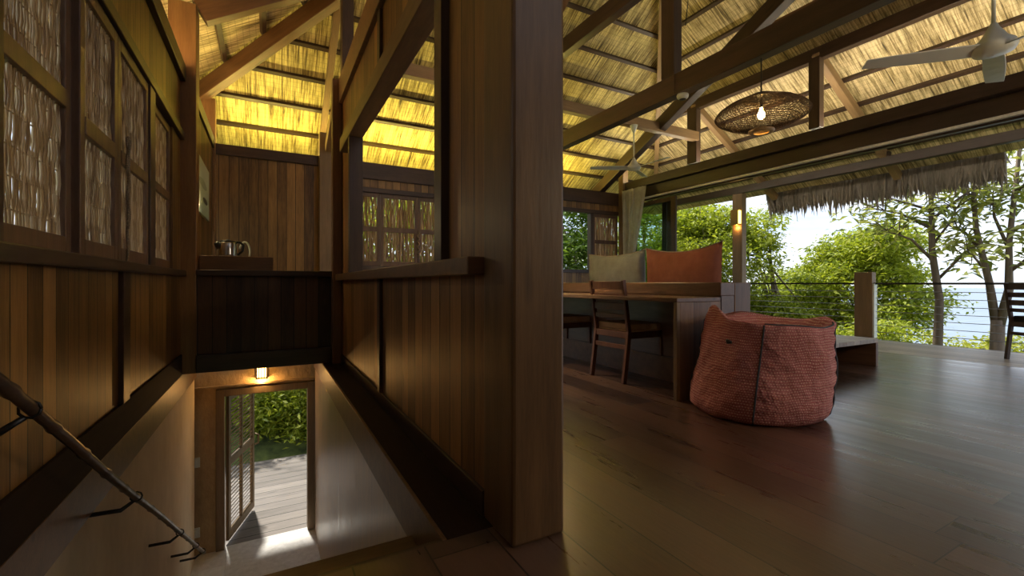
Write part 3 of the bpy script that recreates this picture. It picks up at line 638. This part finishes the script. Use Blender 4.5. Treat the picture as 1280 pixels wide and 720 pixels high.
def cushion(name, loc, w, h, th, rz, tilt, mat, label, seed, sag=.10, edge=None):
    """large pillow standing upright: local x = width, z = height; pulled-out corners"""
    o = empty(name, loc, rz, label, 'cushion'); mb = MB(); n = 18; R = random.Random(seed)
    for side in (1, -1):
        k = len(mb.v)
        for i in range(n+1):
            for j in range(n+1):
                u, v = i/n*2-1, j/n*2-1
                fx = u*w/2*(1-.05*(1-v*v)); top = h/2*(1-sag*2*(1-u*u)*(v > 0)*max(v, 0))
                z = v*(top if v > 0 else h/2*(1-.04*(1-u*u)))
                d = th/2*((1-u**4)*(1-v**4))**.55*(1+.05*math.sin(5*u+seed)+.05*math.sin(4*v+2*u))
                mb.v.append((fx, side*d, z+h/2))
        for i in range(n):
            for j in range(n):
                q = (k+i*(n+1)+j, k+(i+1)*(n+1)+j, k+(i+1)*(n+1)+j+1, k+i*(n+1)+j+1)
                mb.f.append(q if side > 0 else q[::-1])
    c_ = mb.build('cover', mat, o, smooth=True)
    bm = bmesh.new(); bm.from_mesh(c_.data); bmesh.ops.remove_doubles(bm, verts=bm.verts, dist=.0015); bmesh.ops.recalc_face_normals(bm, faces=bm.faces); bm.to_mesh(c_.data); bm.free()
    c_.rotation_euler = (tilt, 0, 0)
    pp = []
    for i in range(n+1):
        u = i/n*2-1; pp.append((u*w/2, 0, h/2*(1-sag*2*(1-u*u))+h/2))
    side_r = [(w/2*(1-.05*(1-v*v)), 0, h/2+v*h/2) for v in np.linspace(1, -1, 12)]
    pi = MB().tube(pp+side_r[1:], .006, 6).build('piping', edge or mat, o, smooth=True); pi.rotation_euler = (tilt, 0, 0)
    return o
terra = cloth('terracotta_cloth', (.35, .13, .085)); grey = cloth('sage_grey_cloth', (.36, .38, .35)); pale = cloth('pale_piping', (.5, .42, .36))
cushion('floor_cushion', (3.66, 3.13, .45), .94, .84, .24, math.pi/2, math.radians(-2), terra, 'large terracotta cushion standing behind the console rail', 1, .085, pale)
cushion('floor_cushion', (3.68, 4.11, .45), .98, .83, .24, math.pi/2, math.radians(-3), grey, 'large sage grey cushion left of the terracotta one', 2, .06, pale)

# ------------------------------------------------------------------ chairs (local +x = front of seat)
def make_chair(label, loc, rz, cushion_mat, m=None):
    c = empty('dining_chair', loc, rz, label, 'chair'); m = m or M['chair']
    for s in (-1, 1):
        y = s*.225
        MB().beam((.0, y, 0), (.06, y, .46), .032, .042, (1, 0, 0)).beam((.06, y, .455), (-.01, y, .93), .030, .038, (1, 0, 0)).build('rear_leg', m, c, bevel=.004)
        MB().beam((.47, y, 0), (.46, y, .455), .034, .038, (1, 0, 0)).build('front_leg', m, c, bevel=.004)
    MB().box(.06, .48, -.24, -.21, .40, .46).box(.06, .48, .21, .24, .40, .46).box(.04, .07, -.21, .21, .40, .46).box(.45, .48, -.21, .21, .40, .46).build('seat_frame', m, c, bevel=.004)
    MB().box(.07, .47, -.235, .235, .46, .475).box(.08, .46, -.225, .225, .475, .53).build('seat_cushion', cushion_mat, c, bevel=.02)
    MB().box(.03, .05, -.21, .21, .30, .34).build('stretcher', m, c, bevel=.003)
    for z, h in ((.885, .075), (.785, .06), (.69, .065), (.60, .045)):
        x = .06-.07*(z-.455)/.475
        MB().beam((x, -.215, z), (x, .215, z), .018, h).build('back_slat', m, c, bevel=.004)
    return c
tan = cloth('tan_seat', (.62, .45, .27)); blk = cloth('black_seat', (.03, .028, .028))
make_chair('slatted wooden chair with tan seat pad tucked under the desk', (2.80, 3.27, 0), 0, tan)
make_chair('second wooden chair at the desk, half hidden behind the pillar', (2.80, 4.33, 0), 0, tan)
make_chair('dark wooden chair on the veranda at the right edge', (7.79, 1.71, -.02), math.radians(-28), blk, M['dark_z'])

# ------------------------------------------------------------------ bean bag
bmx, t, b = newmat('stitched_coral_cloth'); tcx = nd(t, 'ShaderNodeTexCoord'); sx = nd(t, 'ShaderNodeSeparateXYZ'); t.links.new(tcx.outputs['Object'], sx.inputs[0])
ang = mth(t, 'ARCTAN2', sx.outputs['Y'], sx.outputs['X'])
nb = noise(t, tcx.outputs['Object'], 5, 3); rowv = mth(t, 'MULTIPLY', mth(t, 'ADD', sx.outputs['Z'], mth(t, 'MULTIPLY', nb, .05)), 60)
rowi = mth(t, 'FLOOR', rowv); rf = mth(t, 'FRACT', rowv)
cl = mth(t, 'FRACT', mth(t, 'ADD', mth(t, 'MULTIPLY', ang, 25), mth(t, 'MULTIPLY', rowi, .37)))
dash = mth(t, 'MULTIPLY', mth(t, 'LESS_THAN', mth(t, 'ABSOLUTE', mth(t, 'SUBTRACT', rf, .5)), .16), mth(t, 'LESS_THAN', cl, .55))
n9 = noise(t, tcx.outputs['Object'], 3, 3)
bc = ramp(t, n9, [(.3, (.38, .12, .12)), (.7, (.55, .21, .205))])
t.links.new(mixc(t, mth(t, 'MULTIPLY', dash, .85), bc, (.80, .55, .46)), b.inputs['Base Color']); b.inputs['Roughness'].default_value = .85; b.inputs['Specular IOR Level'].default_value = .2
bump(t, b, mth(t, 'SUBTRACT', noise(t, tcx.outputs['Object'], 7, 4), mth(t, 'MULTIPLY', dash, .1)), .9, .05)
bb = empty('bean_bag', (3.045, 1.965, 0), label='large coral red bean bag with rows of pale stitching', cat='bean bag')
prof = [(0, .41), (.03, .45), (.12, .47), (.25, .465), (.38, .45), (.50, .44), (.57, .43)]
NA = 96; mb = MB()
def rad(a_, z):
    sq = 1/((abs(math.cos(a_+.26))**5+abs(math.sin(a_+.26))**5)**(1/5.))
    k = 0
    while k < len(prof)-2 and z > prof[k+1][0]: k += 1
    f_ = (z-prof[k][0])/(prof[k+1][0]-prof[k][0]); r = prof[k][1]*(1-f_)+prof[k+1][1]*f_
    r *= .895+.15*(sq-1)+.05*max(0, 1-z/.35)*max(0, math.cos(a_-math.radians(160)))+.010*math.sin(3*a_+z*14)+.007*math.sin(9*a_-z*23)+.004*math.sin(17*a_+z*50)
    return r
def topz(a_):
    # viewer side seam at about -122 deg; raised ear at the far left (about 150 deg)
    d = lambda c, w: math.exp(-((math.atan2(math.sin(a_-c), math.cos(a_-c)))/w)**2)
    return .635+.105*d(math.radians(150), .27)+.035*d(math.radians(-35), .35)+.045*d(math.radians(60), .5)-.02*d(math.radians(-90), .4)+.02*d(math.radians(175), .5)
NZ = 20
for j in range(NZ+1):
    for i in range(NA):
        a_ = 2*math.pi*i/NA; z = topz(a_)*(j/NZ); r = rad(a_, min(z, .57))
        cr_ = .006*math.sin(z*70+2*math.sin(2*a_)*3)*math.sin(a_*5+1)
        mb.v.append(((r+cr_)*math.cos(a_), (r+cr_)*math.sin(a_), z))
NT = 9
for j in range(1, NT+1):
    t_ = j/NT
    for i in range(NA):
        a_ = 2*math.pi*i/NA; z0_ = topz(a_); r = rad(a_, .57)*.985*(1-t_)
        dip = .62-.085*math.sin(min(1, t_*1.1)*math.pi*.5)**1.+.018*math.sin(3*a_+5*t_)
        z = z0_*(1-t_)**3+dip*(1-(1-t_)**3)
        mb.v.append((r*math.cos(a_), r*math.sin(a_), z+.004*math.sin(a_*11+t_*9)))
for j in range(NZ+NT):
    for i in range(NA): mb.f.append((j*NA+i, j*NA+(i+1) % NA, (j+1)*NA+(i+1) % NA, (j+1)*NA+i))
mb.f.append(tuple(range(NA))[::-1])
LEAN = lambda p: (p[0]+.878*.075*p[2]/.64, p[1]-.478*.075*p[2]/.64, p[2])
mb.v = [LEAN(p) for p in mb.v]
cv = mb.build('cover', bmx, bb, smooth=True)
nav = plain('navy_piping', (.05, .06, .08), .7)
def seam(a_deg, z1=None):
    a_ = math.radians(a_deg); return [((rad(a_, min(z, .57))+.004)*math.cos(a_), (rad(a_, min(z, .57))+.004)*math.sin(a_), z) for z in np.linspace(.01, topz(a_)*.995, 20)]
for k, a_ in enumerate((-150, 120, -60, 30)): MB().tube([LEAN(p) for p in seam(a_)], .006, 6).build('piping', nav, bb, smooth=True)
rim = []
for i in range(61):
    a_ = math.radians(-150+i*90/60); rim.append(((rad(a_, .57)*.97)*math.cos(a_), (rad(a_, .57)*.97)*math.sin(a_), topz(a_)*.997+.004))
MB().tube([LEAN(p) for p in rim], .006, 6).build('piping', nav, bb, smooth=True)
a_ = math.radians(-180); r = rad(a_, .47)+.022
MB().tube([LEAN((r*math.cos(a_), r*math.sin(a_), .525)), LEAN(((r+.006)*math.cos(a_+.04), (r+.006)*math.sin(a_+.04), .515)), LEAN((r*math.cos(a_+.09), r*math.sin(a_+.09), .512))], [.008, .016, .008], 8).build('zip_pull', M['black'], bb, smooth=True)

# ------------------------------------------------------------------ curtain
ct = empty('curtain', (6.84, 7.2, 0), label='cream pleated curtain gathered in the far corner of the opening', cat='curtain')
mb = MB(); NU, NV = 90, 30
for j in range(NV+1):
    v = j/NV; z = 2.93-v*2.3
    y1 = .30-.10*v; y0 = -.42+.52*min(1, v*1.15)**1.2
    for i in range(NU+1):
        u = i/NU; mb.v.append((.035*math.sin(u*46)*(.55+.45*v)+.01*math.sin(u*17+v*5), y0+(y1-y0)*u+.012*math.sin(u*33+v*4), z+.01*math.sin(u*46)))
for j in range(NV):
    for i in range(NU): mb.f.append((j*(NU+1)+i, j*(NU+1)+i+1, (j+1)*(NU+1)+i+1, (j+1)*(NU+1)+i))
mb.build('cloth', cloth('cream_cloth', (.97, .96, .86), trans=.6), ct, smooth=True, solid=.002)
for k in range(7):
    MB().tube([(0, -.38+k*.11, 2.92), (.02, -.38+k*.11, 2.95), (.04, -.38+k*.11, 2.955)], .006, 6).build('curtain_ring', M['black'], ct)

# ------------------------------------------------------------------ outdoors: ground, sea, plants
gm, t, b = newmat('leaf_litter'); tc_, mp_ = coords(t); nn = noise(t, mp_.outputs[0], 3, 6)
t.links.new(ramp(t, nn, [(.35, (.05, .07, .02)), (.6, (.16, .20, .05)), (.75, (.22, .17, .09))]), b.inputs['Base Color']); b.inputs['Roughness'].default_value = .9
mb = MB(); xs = [-40, -12, -4, 0, 4, 8, 9.5, 12, 16, 22, 30, 45, 70]; ys = [-40, -20, -8, 0, 3, 6, 9.6, 12, 16, 24, 40, 60]
def gz(x, y):
    z = -2.62
    if x > 9: z -= (x-9)*.42
    if y > 10: z += min(3.5, (y-10)*.45)*(1 if x < 6 else max(0, 1-(x-6)/6))
    return z+.12*math.sin(x*1.3+y)
for y in ys:
    for x in xs: mb.v.append((x, y, gz(x, y)))
nx = len(xs)
for j in range(len(ys)-1):
    for i in range(nx-1): mb.f.append((j*nx+i, j*nx+i+1, (j+1)*nx+i+1, (j+1)*nx+i))
struct('ground', mb, gm, smooth=True)
sm, t, b = newmat('sea_water'); tc_, mp_ = coords(t, (.02, .1, 1)); nn = noise(t, mp_.outputs[0], 1, 5)
t.links.new(ramp(t, nn, [(.3, (.15, .20, .26)), (.7, (.20, .26, .32))]), b.inputs['Base Color']); b.inputs['Roughness'].default_value = .45
struct('sea', MB().add([(40, -2500, -24), (3500, -2500, -24), (3500, 3000, -24), (40, 3000, -24)], [(0, 1, 2, 3)]) or (lambda m: m)(None) if False else (lambda q: (q.add([(40, -2500, -24), (3500, -2500, -24), (3500, 3000, -24), (40, 3000, -24)], [(0, 1, 2, 3)]), q)[1])(MB()), sm)

def foliage(name, blobs, n, size, mat, parent, asp=.42, seed=0, droop=.3, hollow=.35):
    g = np.random.default_rng(seed); V = []; 
    vol = np.array([b_[3]*b_[4]*b_[5] for b_ in blobs])**.75; cnt = (vol/vol.sum()*n).astype(int)
    allc = []
    for (cx, cy, cz, rx, ry, rz_), k in zip(blobs, cnt):
        # twig clusters inside the blob, leaves around each
        nc = max(4, k//14); d = g.normal(size=(nc, 3)); d /= np.linalg.norm(d, axis=1)[:, None]; rr = g.uniform(hollow, 1, nc)**.6
        cc = np.array([cx, cy, cz])+d*rr[:, None]*np.array([rx, ry, rz_])
        idx = g.integers(0, nc, k); p = cc[idx]+g.normal(size=(k, 3))*size*np.array([1.1, 1.1, .5]); allc.append(p)
    p = np.concatenate(allc); k = len(p)
    ax = g.normal(size=(k, 3)); ax[:, 2] = ax[:, 2]*.35-droop; ax /= np.linalg.norm(ax, axis=1)[:, None]
    up = np.array([0, 0, 1.])+g.normal(size=(k, 3))*.45; sd2 = np.cross(ax, up); sd2 /= np.linalg.norm(sd2, axis=1)[:, None]+1e-9
    nn_ = np.cross(sd2, ax); s = size*g.uniform(.6, 1.25, k)[:, None]
    v0 = p; v1 = p+ax*s*.45+sd2*s*asp*.5+nn_*s*.07; v2 = p+ax*s-nn_*s*.12; v3 = p+ax*s*.45-sd2*s*asp*.5+nn_*s*.07
    V = np.stack([v0, v1, v2, v3], 1).reshape(-1, 3)
    me = bpy.data.meshes.new(name); me.vertices.add(len(V)); me.vertices.foreach_set('co', V.ravel())
    me.loops.add(6*k); base = (np.arange(k)*4)[:, None]; me.loops.foreach_set('vertex_index', (base+np.array([0, 1, 2, 0, 2, 3])).ravel())
    me.polygons.add(2*k); me.polygons.foreach_set('loop_start', np.arange(2*k)*3)
    me.update(calc_edges=True); me.validate(); me.materials.append(mat)
    o = bpy.data.objects.new(name, me); COL.objects.link(o); o.parent = parent; return o
G1 = leafmat('bright_leaves', (.13, .20, .02), (.56, .60, .08)); G2 = leafmat('deep_leaves', (.035, .085, .015), (.20, .30, .05)); G3 = leafmat('long_leaves', (.15, .20, .05), (.50, .50, .17))
G4 = leafmat('yellow_leaves', (.22, .27, .04), (.55, .56, .12))
bark = wood('bark', (.07, .05, .035), (.26, .20, .15), 'z', rough=.9)
def tree(name, x, y, blobs, n, size, mat, label, cat='tree', trunk_r=.12, seed=0, asp=.42, twigs=14, group=None, hollow=.35, z0=None):
    z0 = gz(x, y) if z0 is None else z0
    r_ = empty(name, (x, y, z0), label=label, cat=cat, group=group)
    rel = [(bx-x, by-y, bz-z0, rx, ry, rz_) for bx, by, bz, rx, ry, rz_ in blobs]
    foliage('foliage', rel, n, size, mat, r_, asp, seed, hollow=hollow)
    R2 = random.Random(seed); mb = MB(); cx = sum(q[0] for q in rel)/len(rel); cy = sum(q[1] for q in rel)/len(rel); top = max(q[2] for q in rel)
    tp = [Vector((0, 0, -.3)), Vector((cx*.25+.08, cy*.25, top*.35)), Vector((cx*.6, cy*.6+.05, top*.65)), Vector((cx, cy, top))]
    mb.tube(tp, [trunk_r, trunk_r*.8, trunk_r*.6, trunk_r*.3], 8)
    for k in range(twigs):
        q = rel[k % len(rel)]; s_ = tp[1].lerp(tp[3], R2.uniform(0, .9)); e = Vector((q[0]+R2.uniform(-.7, .7)*q[3], q[1]+R2.uniform(-.7, .7)*q[4], q[2]+R2.uniform(-.4, .7)*q[5]))
        mid = s_.lerp(e, .5)+Vector((R2.uniform(-.1, .1), R2.uniform(-.1, .1), .12)); mb.tube([s_, mid, e], [trunk_r*.35, trunk_r*.22, trunk_r*.08], 5)
    mb.build('trunk', bark, r_, smooth=True); return r_
def blobset(cx, cy, cz, r, n, seed, fl=.55, br=.5):
    R2 = random.Random(seed); out = [(cx, cy, cz, r*.75, r*.75, r*.7)]
    for k in range(n):
        a_ = R2.uniform(0, 6.28); e = R2.uniform(-.5, 1); q = r*.68*math.cos(e*1.2); out.append((cx+q*math.cos(a_), cy+q*math.sin(a_), cz+r*.72*math.sin(e*1.35), r*br*R2.uniform(.6, 1), r*br*R2.uniform(.6, 1), r*br*fl*R2.uniform(.7, 1.1)))
    return out
tree('round_tree', 14.3, 6.1, blobset(14.3, 6.1, .75, 1.85, 16, 3)+blobset(13.9, 6.6, -1.3, 1.5, 8, 33), 40000, .135, G1, 'bright green round crowned tree beyond the railing post', seed=3)
tree('leafy_tree', 11.6, 8.6, blobset(11.4, 8.3, 1.5, 1.9, 12, 4)+blobset(11.6, 8.7, -.5, 1.9, 8, 44), 36000, .14, G1, 'leafy green tree filling the view left of the veranda post', seed=4)
tree('leafy_tree', 12.6, 12.5, blobset(12.4, 12.3, 2.2, 2.8, 12, 5)+blobset(12.4, 12.6, -.5, 2.5, 8, 55), 24000, .20, G1, 'tall green tree seen between curtain and veranda post', seed=5)
tree('leafy_tree', 8.0, 12.2, blobset(8.2, 12.0, 1.0, 2.1, 10, 6)+blobset(8.4, 12.2, 2.8, 1.8, 6, 66), 10000, .19, G2, 'dark green tree outside the open window beside the curtain', seed=6)
tree('leafy_tree', 12.4, 7.1, blobset(12.0, 7.55, 2.1, .5, 6, 7)+blobset(12.3, 7.4, -.1, .9, 6, 77), 6500, .12, G1, 'green tree branches just right of the veranda post', seed=7, trunk_r=.09)
tree('bushy_tree', 18.5, 10.2, blobset(18.5, 10.2, -.6, 2.3, 10, 8), 9000, .2, G1, 'yellow green bushy tree farther down the slope behind the others', seed=8)
tree('low_bush', 11.9, 4.9, blobset(11.9, 4.9, -.9, 1.15, 8, 9), 5500, .12, G1, 'low green bush just outside the railing post', 'bush', seed=9, trunk_r=.05)
for i, (x, y, z, r, lb) in enumerate(((12.9, 3.9, -1.15, 1.0, 'yellow green shrub below the deck left of the thin trunks'), (13.2, 3.0, -1.05, .95, 'pale yellow green shrub between the two thin trunks'), (14.0, 1.8, -1.2, 1.3, 'yellow green shrub below the veranda chair'))):
    tree('low_shrub', x, y, blobset(x, y, z, r, 8, 20+i), 3200, .13, G4, lb, 'bush', seed=30+i, trunk_r=.03)
# two slender trees with long leaves, branching
def slender(loc, segs, label, seed, n=1300, size=.22):
    r_ = empty('slender_tree', loc, label=label, cat='tree'); mb = MB(); R2 = random.Random(seed); tips = []
    for pts, r0, r1 in segs:
        P_ = [Vector(p) for p in pts]; k = len(P_); mb.tube(P_, [r0+(r1-r0)*i/(k-1) for i in range(k)], 8)
        if r1 < .031: tips += [P_[-1], P_[-2].lerp(P_[-1], .5)]
    tw = []
    for tpt in tips:
        for q in range(5):
            e = tpt+Vector((R2.uniform(-.4, .4), R2.uniform(-.38, .38), R2.uniform(-.15, .35))); mb.tube([tpt, tpt.lerp(e, .5)+Vector((0, 0, .06)), e], [.012, .009, .005], 4); tw.append(e)
    mb.build('trunk', bark, r_, smooth=True)
    foliage('foliage', [(p.x, p.y, p.z, .22, .22, .13) for p in tw], n, size, G3, r_, .30, seed, .25, .1)
    return r_
def wz(zt, segs): return [([(x, y, z-zt) for x, y, z in p], a_, b_) for p, a_, b_ in segs]
zt = gz(11.0, 3.55)
slender((11.0, 3.55, zt), wz(zt, [([(0, 0, zt-.2), (.03, .02, -1.6), (0, 0, -.2), (-.02, -.03, .6), (0, .08, 1.5), (.02, .10, 2.5), (.05, .2, 3.4)], .10, .03),
    ([(0, .02, .95), (.1, -.22, 1.3), (.1, -.42, 1.55)], .028, .012), ([(0, .08, 1.35), (-.1, .35, 1.75), (-.2, .70, 1.95)], .03, .012),
    ([(0, .10, 1.95), (.1, .6, 2.3), (.2, 1.15, 2.5)], .03, .012), ([(0, .1, 2.1), (0, -.3, 2.45), (.1, -.6, 2.7)], .03, .012), ([(0, .09, 1.6), (.1, -.12, 2.0), (.2, -.2, 2.3)], .025, .012),
    ([(.02, .12, 2.6), (0, .5, 3.0), (0, .8, 3.2)], .025, .012), ([(.02, .12, 2.3), (-.1, .9, 2.7), (-.1, 1.5, 2.9)], .025, .012)]), 'slender tree with a thin trunk left of its forked neighbour', 41, 1050, .21)
zt = gz(11.4, 2.87)
slender((11.4, 2.87, zt), wz(zt, [([(0, 0, zt-.2), (.0, .02, -1.2), (.02, .0, .25)], .13, .095),
    ([(.02, .02, .15), (.0, .10, .9), (-.05, .26, 1.9), (0, .34, 3.3)], .07, .028), ([(.02, -.02, .15), (.05, -.13, .8), (.05, -.13, 1.6), (.1, -.25, 3.3)], .075, .028),
    ([(-.03, .2, 1.5), (0, .42, 1.85), (0, .62, 2.0)], .03, .012), ([(.05, -.13, 1.5), (.0, .04, 2.1), (0, .06, 2.5)], .03, .012), ([(.08, -.15, 1.8), (.1, -.5, 2.1), (0, -.8, 2.2)], .03, .012),
    ([(.05, -.13, 1.1), (.1, -.4, 1.4), (.1, -.6, 1.5)], .03, .012), ([(0, .3, 2.5), (0, .7, 2.8), (0, .9, 2.95)], .03, .012), ([(.09, -.2, 2.5), (.1, -.6, 2.9), (.1, -.8, 3.1)], .03, .012),
    ([(0, .13, 1.1), (.1, .30, 1.35), (.15, .42, 1.5)], .025, .012)]), 'forked slender tree with pale bark near the veranda chair', 42, 1250, .21)
# greenery beyond the lower door and behind the shutters
tree('hillside_bush', .2, 11.6, blobset(.2, 11.6, -1.2, 1.7, 12, 50)+blobset(-1.6, 11.9, -.9, 1.5, 8, 51)+blobset(1.6, 11.9, -1.0, 1.5, 8, 52), 16000, .15, G1, 'dense green bush on the slope beyond the lower door', 'bush', seed=50, trunk_r=.05)
tree('hillside_bush', .5, 10.6, blobset(.4, 10.6, -2.0, .75, 8, 53), 3500, .14, G1, 'low bright leafy plant at the far edge of the lower deck', 'bush', seed=53, trunk_r=.03)
tree('garden_tree', 2.6, 11.6, blobset(2.4, 11.8, 1.6, 2.2, 10, 54), 7000, .2, G1, 'garden tree glimpsed through the far woven shutters', seed=54)
tree('garden_tree', -4.2, 3.6, blobset(-4.2, 3.6, 1.2, 1.9, 10, 55), 6000, .2, G1, 'garden tree glimpsed through the left woven shutters', seed=55)

# ------------------------------------------------------------------ families of like things
GR = {'dining_chair': 'slatted wooden dining chairs', 'floor_cushion': 'large cushions behind the console rail', 'ceiling_fan': 'white ceiling fans', 'timber_post': 'timber posts of the stairwell and loft',
      'roof_strut': 'short posts on the veranda header', 'rafter': 'sloping rafters under the matting', 'hip_rafter': 'hip rafters', 'purlin': 'purlins', 'collar_beam': 'pale collar beams', 'tie_beam': 'dark tie beams',
      'leafy_tree': 'leafy trees beyond the veranda', 'slender_tree': 'slender trees beyond the railing', 'low_shrub': 'shrubs below the deck', 'hillside_bush': 'bushes beyond the lower door', 'garden_tree': 'garden trees behind the woven shutters',
      'fill_strip': 'added light strips on the wall heads', 'pendant_lamp': 'wicker pendant lamps', 'rope_tie': 'rope ties on the shutters'}
for o in bpy.data.objects:
    k = o.name.split('.')[0]
    if k in GR and o.parent is None and 'label' in o: o['group'] = GR[k]
